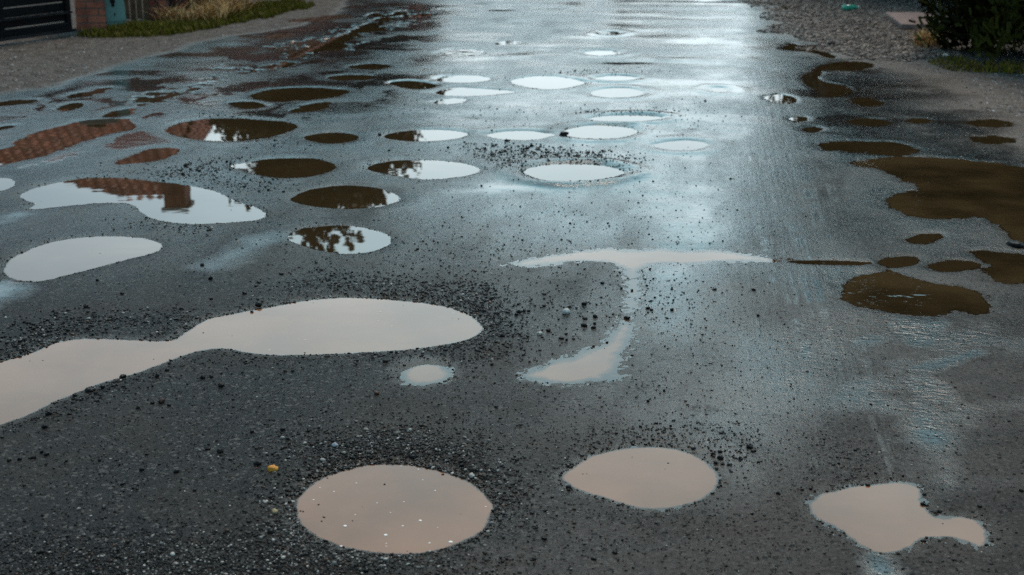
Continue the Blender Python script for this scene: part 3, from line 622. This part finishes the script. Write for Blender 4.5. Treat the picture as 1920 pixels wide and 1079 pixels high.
def conifer(loc, h, rad, n, lab, seed, group, dark=1., size=.05, cat='tree', name='conifer_tree'):
    rg = np.random.default_rng(seed)
    t = empty(name, (*loc, 0), rg.uniform(0, 6))
    MB().tube([(0, 0, -.1), (.02, 0, h * .3), (0, .03, h * .7), (0, 0, h * .96)], [rad * .11, rad * .09, rad * .05, .01]).build('trunk', M_BARK, t, True)
    # sprays: clumps on the flank of a tapered body, uneven
    nc = max(40, n // 60)
    z = h * (.02 + .96 * rg.random(nc) ** .9); a = rg.uniform(0, 6.283, nc)
    prof = rad * (1 - (z / h) ** 1.6) ** .75 * (.82 + .3 * np.sin(a * 3 + z * 2.1 + seed) * .5 + .22 * rg.normal(size=nc))
    q = rg.random(nc) ** .45
    cc = np.stack([np.cos(a) * prof * q, np.sin(a) * prof * q, z], -1)
    tone = rg.random(nc)
    k = rg.integers(0, nc, n)
    p = cc[k] + rg.normal(size=(n, 3)) * np.array([.09, .09, .13]) * max(.7, rad)
    out = unit(p * np.array([1, 1, 0]) + 1e-6)
    ax = unit(out * .55 + np.array([0, 0, 1.]) * rg.uniform(.2, 1.0, (n, 1)) + .45 * rg.normal(size=(n, 3)))
    v = leaf_quads(p, n, ax, size * rg.uniform(.25, .55, n), size * rg.uniform(.8, 1.9, n), rg)
    c = (.22 + 1.5 * tone[k][:, None] ** 3 + .2 * rg.random((n, 1))) * np.array([.030, .031, .005]) * dark
    quad_mesh('crown', v, M_LEAF, t, c)
    tag(t, lab, cat, group)
    return t
def broadleaf(loc, h, rad, n, lab, seed, group, colr=(.035, .030, .012), size=.13, base=.25):
    rg = np.random.default_rng(seed)
    t = empty('broadleaf_tree', (*loc, 0), rg.uniform(0, 6))
    tr = MB().tube([(0, 0, -.1), (.05, .02, h * .25), (-.03, .05, h * .5), (.02, 0, h * .8)], [rad * .09, rad * .075, rad * .05, .015])
    nl = 16; tips = []
    for i in range(nl):
        z0 = h * (base * .8 + .55 * i / nl); a = i * 2.4 + rg.uniform(-.4, .4); L = rad * (1.05 - .55 * i / nl) * rg.uniform(.7, 1.1)
        p1 = (math.cos(a) * L * .5, math.sin(a) * L * .5, z0 + L * .28); p2 = (math.cos(a + .2) * L, math.sin(a + .2) * L, z0 + L * .75)
        tr.tube([(0, 0, z0), p1, p2], [rad * .035, rad * .022, .008], 5); tips += [p1, p2, tuple((np.array(p1) + p2) / 2)]
    tr.build('trunk', M_BARK, t, True)
    tips = np.array(tips + [(0, 0, h * .85), (0, 0, h * .7)])
    nc = n // 45
    cc = tips[rg.integers(0, len(tips), nc)] + rg.normal(size=(nc, 3)) * rad * np.array([.20, .20, .18])
    cc[:, 2] = np.clip(cc[:, 2], h * base * .7, h)
    tone = rg.random(nc); k = rg.integers(0, nc, n)
    p = cc[k] + rg.normal(size=(n, 3)) * rad * .085
    v = leaf_quads(p, n, unit(rg.normal(size=(n, 3)) + np.array([0, 0, -.2])), size * rg.uniform(.5, .9, n), size * rg.uniform(.8, 1.4, n), rg)
    quad_mesh('crown', v, M_LEAF, t, (.5 + .8 * tone[k][:, None] + .3 * rg.random((n, 1))) * np.array(colr))
    tag(t, lab, 'tree', group)
    return t
def at(x, Yd):
    """plan position on the bearing of photograph column x at distance Yd (trees and houses beyond the frame)"""
    return ((x - 960) / FPX / math.cos(PITCH) * Yd, Yd)

# ------------------------------------------------------------------ right side: the dark bush and the tall row behind
GR = 'dark conifers along the right side of the road'
for i, (x, y, h, r, n) in enumerate([(1846,94,2.7,.62,16000),(1940,112,3.0,.8,14000)]):
    g = G(x, y)
    conifer(g, h, r, n, ["dark green conifer bush at upper right, behind the dry twigs", "dark green conifer bush cut by the right side of the picture"][i], 100 + i, GR, 1., .06, 'bush', 'conifer_bush')
for i, (x, Yd, h, r) in enumerate([(1520,24,6.6,1.0),(1580,21.5,6.2,1.0),(1660,20.2,6.0,1.0),(1745,19.4,5.5,1.0),(1850,18,5.5,1.1),(2010,15.5,4.8,1.0),(2150,13.6,4.4,1.0),(2330,12,3.9,1.0),(1500,28,7.4,1.1),(1485,33,8.4,1.2)]):
    X_, Y_ = at(x, Yd)
    conifer((X_, Y_), h, r, 5200, ["tall dark conifer seen mirrored in the kidney shaped puddle", "tall dark conifer behind the gravel bank", "tall dark conifer standing behind the pink slab", "tall dark conifer behind the conifer bush",
        "dark conifer at the end of the gravel bank", "dark conifer right of the conifer bushes", "shorter dark conifer beside the right shoulder", "lowest dark conifer beside the large right puddle",
        "tall conifer on the bright lane's right", "tallest and farthest conifer on the right"][i], 120 + i, GR, .9, .13)

# ------------------------------------------------------------------ left side
def brick_mass(L, W, H, name, parent, seed):
    """courses of single bricks round a mortar core; local origin at the base centre"""
    random.seed(seed)
    core = MB().box((0, 0, H / 2), (L - .016, W - .016, H - .01)).build('mortar_joint', M_MORTAR, parent)
    b = MB(); nz = int(H / .075); bl = .24
    for k in range(nz):
        z = .0375 + k * .075; off = (k % 2) * bl / 2
        x = -L / 2 - off
        while x < L / 2 - .01:
            a0, a1 = max(x, -L / 2), min(x + bl - .012, L / 2)
            if a1 - a0 > .03:
                for s in (-1, 1): b.box(((a0 + a1) / 2, s * (W / 2 - .045), z), (a1 - a0, .10, .062), jit=.002)
            x += bl
        if W > .25:
            y = -W / 2 + .11
            while y < W / 2 - .12:
                w = min(.22, W / 2 - .11 - y)
                if w > .04:
                    for s in (-1, 1): b.box((s * (L / 2 - .045), y + w / 2, z), (.10, w - .012, .062), jit=.002)
                y += .23
    b.build(name, M_BRICK, parent)
gA = G(-140, 104); gB = G(133, 66)
# gate
gd = gB - gA; gl = float(np.hypot(*gd)); grz = math.atan2(gd[1], gd[0])
gt = empty('sliding_gate', ((gA[0] + gB[0]) / 2, (gA[1] + gB[1]) / 2, 0), grz)
fr = MB()
for z, t in ((.10, .07), (.80, .06)): fr.box((0, 0, z), (gl, .06, t))
for x in (-gl / 2 + .03, 0, gl / 2 - .03): fr.box((x, 0, .4525), (.06, .056, .635))
bevel(fr.build('gate_frame', M_BLACK, gt))
sl = MB()
for k in range(6): sl.box((0, .012, .19 + k * .098), (gl - .10, .02, .088))
sl.build('slat_panel', M_BLACK, gt)
rl = MB().box((0, -.055, .055), (gl, .035, .03)); rl.build('guide_rail', M_RAIL, gt)
rl = MB().box((0, -.045, .235), (gl - .02, .03, .022)); rl.build('lower_bar', M_RAIL, gt)
tag(gt, "black metal sliding gate with a pale lower rail at the upper left corner", 'gate')
# brick pillar beside the gate, second pillar further on
p1 = G(166, 57); pl1 = empty('brick_pillar', (p1[0], p1[1] + .16, 0), R(12)); brick_mass(.30, .34, .90, 'brickwork', pl1, 4)
bevel(MB().box((0, 0, .94), (.40, .44, .08)).build('cap', M_MORTAR, pl1)); tag(pl1, "red brick gate pillar between black gate and teal cabinet", 'pillar', 'brick pillars of the left fence')
p2 = G(290, 38); pl2 = empty('brick_pillar', (p2[0], p2[1] + .2, 0), R(12)); brick_mass(.26, .34, 1.05, 'brickwork', pl2, 5)
bevel(MB().box((0, 0, 1.09), (.36, .44, .08)).build('cap', M_MORTAR, pl2)); tag(pl2, "dark red brick pillar behind the dry grass, right of the planks", 'pillar', 'brick pillars of the left fence')
# teal cabinet
p = G(218, 54); tc = empty('utility_cabinet', (p[0], p[1], 0), R(18)); tc.rotation_euler = (R(0), R(-3.5), R(16))
bevel(MB().box((0, .10, .47), (.235, .20, .86)).build('body', M_TEAL, tc))
bevel(MB().box((.008, -.008, .47), (.205, .014, .79)).build('door', M_TEAL, tc), .004)
lp = MB()
for z, w, hh in ((.34, .030, .05), (.30, .050, .06), (.255, .030, .05), (.40, .016, .09)): lp.box((.0, -.019, z), (w, .008 + w * .05, hh))
bevel(lp.build('lock_plate', M_BLACK, tc), .003)
MB().box((.005, -.018, .15), (.012, .006, .030)).build('keyhole', M_BLACK, tc)
MB().box((.0, .10, .025), (.20, .17, .05)).build('plinth', M_BLACK, tc)
bevel(MB().box((0, .10, .925), (.27, .24, .05)).build('lid', M_TEAL, tc))
tag(tc, "leaning teal metal cabinet with black lock plate beside the brick pillar", 'cabinet')
# plank panel
p = G(252, 42); pp = empty('plank_fence_panel', (p[0], p[1] + .12, 0), R(14))
for k in range(4): bevel(MB().box((-.105 + k * .07, random.uniform(-.006, .006), .49), (.062, .022, .94 + random.uniform(-.03, .03))).build('plank', M_PLANK, pp), .003)
MB().box((0, .03, .3), (.30, .035, .06)).box((0, .03, .85), (.30, .035, .06)).build('cross_rail', M_PLANK, pp)
tag(pp, "narrow weathered brown plank fence panel right of the teal cabinet", 'fence')
# brick garden wall that runs on behind the dry grass
wa, wb = G(312, 34), np.array(at(735, 30.)); d = wb - wa; L = float(np.hypot(*d))
gw = empty('brick_garden_wall', (*((wa + wb) / 2), 0), math.atan2(d[1], d[0])); brick_mass(L, .24, 1.05, 'brickwork', gw, 6)
bevel(MB().box((0, 0, 1.075), (L + .02, .32, .05)).build('coping', M_TILE, gw)); tag(gw, "low red brick garden wall behind the dry grass, mirrored in the gutter puddles", 'wall')

# grass
def blades(name, poly_px, n, hmin, hmax, cols, mat, seed, lean=.5, parent=None, kind='stuff', clump=0, w=.006):
    rg = np.random.default_rng(seed); P = G(*np.array(poly_px, float).T)
    lo, hi = P.min(0), P.max(0); out = []
    while sum(len(o) for o in out) < n:
        q = rg.uniform(lo, hi, (n, 2)); d = sdf(P, q[:, 0], q[:, 1]) + .12 * fbm(q[:, 0] * 5, q[:, 1] * 5, seed, 3)
        out.append(q[d < 0])
    q = np.concatenate(out)[:n]
    pa = .5 + .5 * fbm(q[:, 0] * 3, q[:, 1] * 3, seed + 7, 3)
    b = np.stack([q[:, 0], q[:, 1], field(q[:, 0], q[:, 1])['z'] - .004], -1)
    h = rg.uniform(hmin, hmax, n) * (.5 + pa)
    a = rg.uniform(0, 6.283, n); dr = np.stack([np.cos(a), np.sin(a), 0 * a], -1) * lean
    s = np.stack([-np.sin(a), np.cos(a), 0 * a], -1); up = np.array([0, 0, 1.])
    W = w * rg.uniform(.7, 1.4, n)[:, None]; H = h[:, None]; bend = rg.uniform(.1, 1.1, (n, 1))
    m = b + up * H * .55 + dr * H * .35 * bend; t = b + up * H * (1 - .25 * bend) + dr * H * bend
    v = np.stack([b - s * W, b + s * W, m + s * W * .8, m - s * W * .8, t + s * W * .15, t - s * W * .15], 1).reshape(-1, 3)
    k = np.arange(n)[:, None] * 6
    f = np.concatenate([k + np.array([[0, 1, 2, 3]]), k + np.array([[3, 2, 4, 5]])])
    c = np.asarray(cols)[rg.integers(0, len(cols), n)] * (.6 + .8 * rg.random((n, 1)))
    o = mesh_np(name, v, f, mat, parent, colors=np.repeat(c, 6, 0))
    if kind: tag(o, kind=kind)
    return o
GREEN = [(.125, .105, .006), (.09, .085, .006), (.16, .125, .012), (.18, .12, .03)]
STRAW = [(.46, .30, .12), (.36, .22, .08), (.52, .36, .16), (.20, .11, .05)]
blades('grass', [(142,66),(200,60),(240,52),(300,45),(380,38),(470,14),(540,4),(592,10),(560,20),(470,40),(410,52),(340,64),(260,71),(170,71)], 9000, .03, .09, GREEN, M_LEAF, 300)
blades('grass', [(1738,118),(1770,108),(1850,118),(1960,122),(1960,140),(1850,137),(1770,132)], 1300, .02, .06, GREEN + [(.08, .05, .03)], M_LEAF, 301)
for i, (poly, n, h0, h1, lab) in enumerate([
    ([(300,44),(330,36),(372,34),(376,44),(330,50)], 420, .10, .24, "straw coloured clump of dry grass in front of the dark brick pillar"),
    ([(372,40),(400,26),(440,14),(468,14),(462,28),(420,40),(385,45)], 650, .08, .24, "widest straw coloured clump of dry grass on the green verge"),
    ([(330,28),(380,14),(420,6),(415,18),(360,32)], 450, .15, .4, "tall dry brown grass at the foot of the brick garden wall"),
    ([(1716,82),(1740,74),(1765,80),(1750,90),(1722,92)], 300, .08, .2, "dry ochre grass tuft by the pink slab at upper right")]):
    o = blades('dry_grass_clump', poly, n, h0, h1, STRAW, M_STRAW, 310 + i, 1.3, kind=None); tag(o, lab, 'dry grass', 'clumps of dry grass' if i < 3 else None)
# bare twiggy shrub
def twigs(name, loc, h, spread, n, lab, seed, cat='shrub'):
    rg = random.Random(seed); b = MB()
    for i in range(n):
        a = rg.uniform(0, 6.28); L = h * rg.uniform(.5, 1.1); p = Vector((rg.uniform(-.12, .12) * min(1., spread), rg.uniform(-.12, .12) * min(1., spread), -.02)); pts = [p]
        d = Vector((math.cos(a) * spread, math.sin(a) * spread, 1)).normalized()
        for s in range(4):
            d = (d + Vector((rg.uniform(-.4, .4), rg.uniform(-.4, .4), rg.uniform(-.25, .2)))).normalized(); p = p + d * L / 4; pts.append(p)
            if s > 0 and rg.random() < .8:
                e = (d + Vector((rg.uniform(-.8, .8), rg.uniform(-.8, .8), .1))).normalized(); b.tube([p, p + e * L * .2, p + e * L * .35 + Vector((0, 0, -.03))], [.004, .003, .0015], 4)
        b.tube(pts, [.008, .0065, .005, .004, .002], 5)
    o = b.build(name, M_BARK, None, True); o.location = (*loc, 0)
    return tag(o, lab, cat)
twigs('bare_shrub', G(318, 36), .9, .5, 42, "bare brown twiggy shrub against the brick garden wall", 5)
twigs('bare_shrub', G(395, 12), .8, .6, 40, "bare twiggy shrub behind the widest dry grass clump", 6)
twigs('twig_heap', G(1762, 92), .16, 2.6, 18, "heap of dead twigs beside the conifer bush", 7, 'twigs')
twigs('twig_heap', G(1880, 118), .15, 2.6, 20, "dead twigs lying under the conifer bush at the right side", 8, 'twigs')
# slab, bottle
sp = smooth_poly([(1660,33),(1748,33),(1756,58),(1690,56)], 0)
sv = [(x, y, z) for z in (.0, .06) for x, y in sp]
bevel(tag(mesh_np('paving_slab', sv, [(3,2,1,0),(4,5,6,7),(0,1,5,4),(1,2,6,5),(2,3,7,6),(3,0,4,7)], M_SLAB), "flat pinkish concrete slab half under the conifer bush", 'slab'), .01)
g = G(1595, 20); bo = empty('plastic_bottle', (g[0], g[1], .035), R(15))
bt = MB().tube([(-.11, 0, 0), (-.105, 0, 0), (.03, 0, 0), (.07, 0, 0), (.085, 0, 0)], [.001, .033, .034, .022, .013], 12).build('body', M_BOTTLE, bo, True)
MB().tube([(.085, 0, 0), (.11, 0, 0), (.1101, 0, 0)], [.016, .016, .001], 10).build('cap', M_WHITE, bo, True)
tag(bo, "crushed green plastic bottle lying on the gravel at upper right", 'bottle')

# ------------------------------------------------------------------ things the puddles mirror, standing beyond the frame
def house(name, cx, Yd, x0, x1, depth, eave, ridge, inset, lab, chim=None):
    inl, inr = inset
    L = x1 - x0; t = empty(name, (cx, Yd, 0))
    wl = MB().box((0, depth / 2, eave / 2), (L, depth, eave)).build('wall', M_WALL if 'pale' in lab else M_BRICK, t)
    def slope(a, b, c_, d_, nu, nv):
        a, b, c_, d_ = map(np.array, (a, b, c_, d_)); nrm = unit(np.cross(b - a, d_ - a)[None])[0]
        u, v = np.meshgrid(np.linspace(0, 1, nu), np.linspace(0, 1, nv)); u = u.ravel()[:, None]; v = v.ravel()[:, None]
        p = (a * (1 - u) + b * u) * (1 - v) + (d_ * (1 - u) + c_ * u) * v
        ed = unit((b - a)[None])[0]; along = p @ ed; sl_ = np.linalg.norm(d_ - a); vv = v[:, 0] * sl_
        p = p + nrm * (.10 * np.abs(np.sin(along * math.pi / .25)) + .05 * (1 - (vv / .34) % 1))[:, None]
        i = np.arange(nu * nv).reshape(nv, nu)
        return p, np.stack([i[:-1, :-1], i[:-1, 1:], i[1:, 1:], i[1:, :-1]], -1).reshape(-1, 4)
    o = .35; A = (-L/2-o, -o, eave); B_ = (L/2+o, -o, eave); C = (L/2+o, depth+o, eave); D = (-L/2-o, depth+o, eave)
    R0 = (-L/2 + inl, depth/2, ridge); R1 = (L/2 - inr, depth/2, ridge); e = .001
    vs, fs, n0 = [], [], 0
    for q in ((A, B_, R1, R0), (C, D, R0, R1), (B_, C, R1, (R1[0]+e, R1[1]+e, R1[2])), (D, A, R0, (R0[0]-e, R0[1]-e, R0[2]))):
        p, f = slope(*q, int(np.linalg.norm(np.array(q[1]) - q[0]) / .032), 90); vs.append(p); fs.append(f + n0); n0 += len(p)
    rf = mesh_np('roof', np.concatenate(vs), np.concatenate(fs), M_TILE, t)
    MB().box((0, depth/2, eave - .08), (L + .5, depth + .5, .12)).build('eaves', M_WHITE, t)
    if chim:
        ch = MB().box((chim[0], depth * .42, (eave + chim[1]) / 2), (chim[2], .6, chim[1] - eave)).build('chimney', M_BRICK, rf)
        MB().box((chim[0], depth * .42, chim[1] + .04), (chim[2] + .12, .72, .08)).build('chimney_cap', M_MORTAR, rf)
    for x in np.arange(-L / 2 + 1.2, L / 2 - .8, 2.4):
        w = MB().box((x, -.012, eave * .55), (1.1, .06, 1.1)).build('window', M_WHITE, t)
        MB().box((x - .26, -.045, eave * .55), (.46, .02, .96)).box((x + .26, -.045, eave * .55), (.46, .02, .96)).build('pane', M_GLASS, w)
    tag(t, lab, 'house'); return t
Yh = 30.
xr = at(374, Yh)[0]; xl = at(-420, Yh)[0]
house('tiled_house', (xl + xr) / 2, Yh, xl, xr, 6.5, 2.7, 5.75, (at(185, Yh)[0] - xl, xr - at(245, Yh)[0]), "low pale house with red tiled hip roof behind the black gate", chim=(at(288, Yh)[0] - (xl + xr) / 2, 5.85, .5))
xl2, xr2 = at(470, 46)[0], at(790, 46)[0]
house('brick_house', (xl2 + xr2) / 2, 46., xl2, xr2, 6., 2.6, 4.6, (2., 2.), "low red brick house far behind the brick garden wall")
BG = 'trees behind the brick garden wall'
broadleaf(at(610, 27.), 6.4, 1.75, 16000, "brown leaved tree mirrored in the tree top puddle", 401, BG, base=.12)
broadleaf(at(690, 30.), 5.9, 1.4, 11000, "smaller brown tree just right of the mirrored tree", 402, BG, base=.12)
broadleaf(at(545, 31.), 5.4, 1.3, 9000, "brown tree left of the mirrored tree", 403, BG, base=.1)
broadleaf(at(475, 29.), 3.75, 1.15, 11000, "low bushy tree beside the tiled house", 404, BG, base=.06)
broadleaf(at(205, 25.), 2.75, .75, 4000, "small dark tree in front of the tiled house", 405, BG, base=.06)
FT = 'distant trees at the end of the road'
for i, (x, Yd, h, r) in enumerate([(800,70,7.5,3),(885,95,11,4),(975,88,9.5,4),(1070,100,11.5,4.4),(1155,95,10.5,4),(1235,110,11,4),(1305,105,7.5,3),(1468,80,10,3)]):
    broadleaf(at(x, Yd), h, r, 2600, ["distant tree by the far brick house", "distant broad tree left of the road's end", "distant low tree left of the road's end", "distant tall tree at the road's end", "distant round tree at the road's end",
        "distant spreading tree beside the road's end", "distant low tree beside the bright gap", "distant tall tree right of the bright gap"][i], 420 + i, FT, (.04, .04, .025), .35, .1)

# ------------------------------------------------------------------ camera, light, sky
cd = bpy.data.cameras.new('camera'); cam = bpy.data.objects.new('camera', cd); col.objects.link(cam)
cam.location = (0, 0, CAM_H); cam.rotation_euler = (math.pi / 2 - PITCH, 0, 0)
cd.sensor_width = 36; cd.lens = FPX / 1920 * 36; cd.clip_end = 2000; cd.clip_start = .05
cd.dof.use_dof = True; cd.dof.focus_distance = 4.7; cd.dof.aperture_fstop = 5.0
scene.camera = cam
SUN_AZ, SUN_EL = R(11), R(56)
w = bpy.data.worlds.new('World'); scene.world = w; w.use_nodes = True
nt = w.node_tree; nt.nodes.clear(); N = NT(nt)
sky = N.n('ShaderNodeTexSky', sky_type='NISHITA', sun_disc=False, sun_elevation=SUN_EL, sun_rotation=SUN_AZ, air_density=1.2, dust_density=4., ozone_density=2.)
gen = N.n('ShaderNodeTexCoord').outputs['Generated']
sep = N.n('ShaderNodeSeparateXYZ', {0: gen})
cl = N.noise(N.n('ShaderNodeMapping', {'Vector': gen, 'Scale': (1.4, 1.4, 5.)}).outputs[0], 1.6, 5., .55)
over = N.mix(N.rng(sep.outputs[2], .14, .42), (8.2, 9.9, 10.7), (3.4, 7.8, 9.3))            # overcast veil: white low down,
over = N.mix(N.rng(sep.outputs[2], .40, .90), over, (1.0, 2.6, 3.5))                              # cooler and darker overhead
over = N.mix(1., over, N.mix(N.rng(cl, .3, .7), (.72, .76, .80), (1.12, 1.1, 1.08)), 'MULTIPLY')
dx = N.n('ShaderNodeVectorMath', {0: gen, 1: (math.sin(SUN_AZ) * .97, math.cos(SUN_AZ) * .97, .24)}, operation='DOT_PRODUCT').outputs['Value']
over = N.mix(1., over, N.mix(N.rng(dx, .72, 1.), (.54, .57, .60), (1.62, 1.60, 1.56)), 'MULTIPLY')    # the veil thins toward the hidden sun
skc = N.mix(.8, sky.outputs[0], over)
bg = N.n('ShaderNodeBackground', {'Color': skc, 'Strength': .1})
nt.links.new(bg.outputs[0], N.n('ShaderNodeOutputWorld').inputs[0])
sd = bpy.data.lights.new('sun', 'SUN'); so = bpy.data.objects.new('sun', sd); col.objects.link(so)
sd.energy = 1.5; sd.angle = R(22); sd.color = (1, .84, .70)
dirv = Vector((math.sin(SUN_AZ) * math.cos(SUN_EL), math.cos(SUN_AZ) * math.cos(SUN_EL), math.sin(SUN_EL)))
so.rotation_euler = dirv.to_track_quat('Z', 'Y').to_euler()
scene.render.engine = 'CYCLES'
scene.cycles.use_denoising = False
scene.cycles.max_bounces = 6; scene.cycles.transparent_max_bounces = 8
scene.cycles.caustics_reflective = False; scene.cycles.caustics_refractive = False
vs = scene.view_settings
vs.view_transform = 'Standard'; vs.look = 'None'; vs.exposure = .58; vs.gamma = 1; vs.use_curve_mapping = False
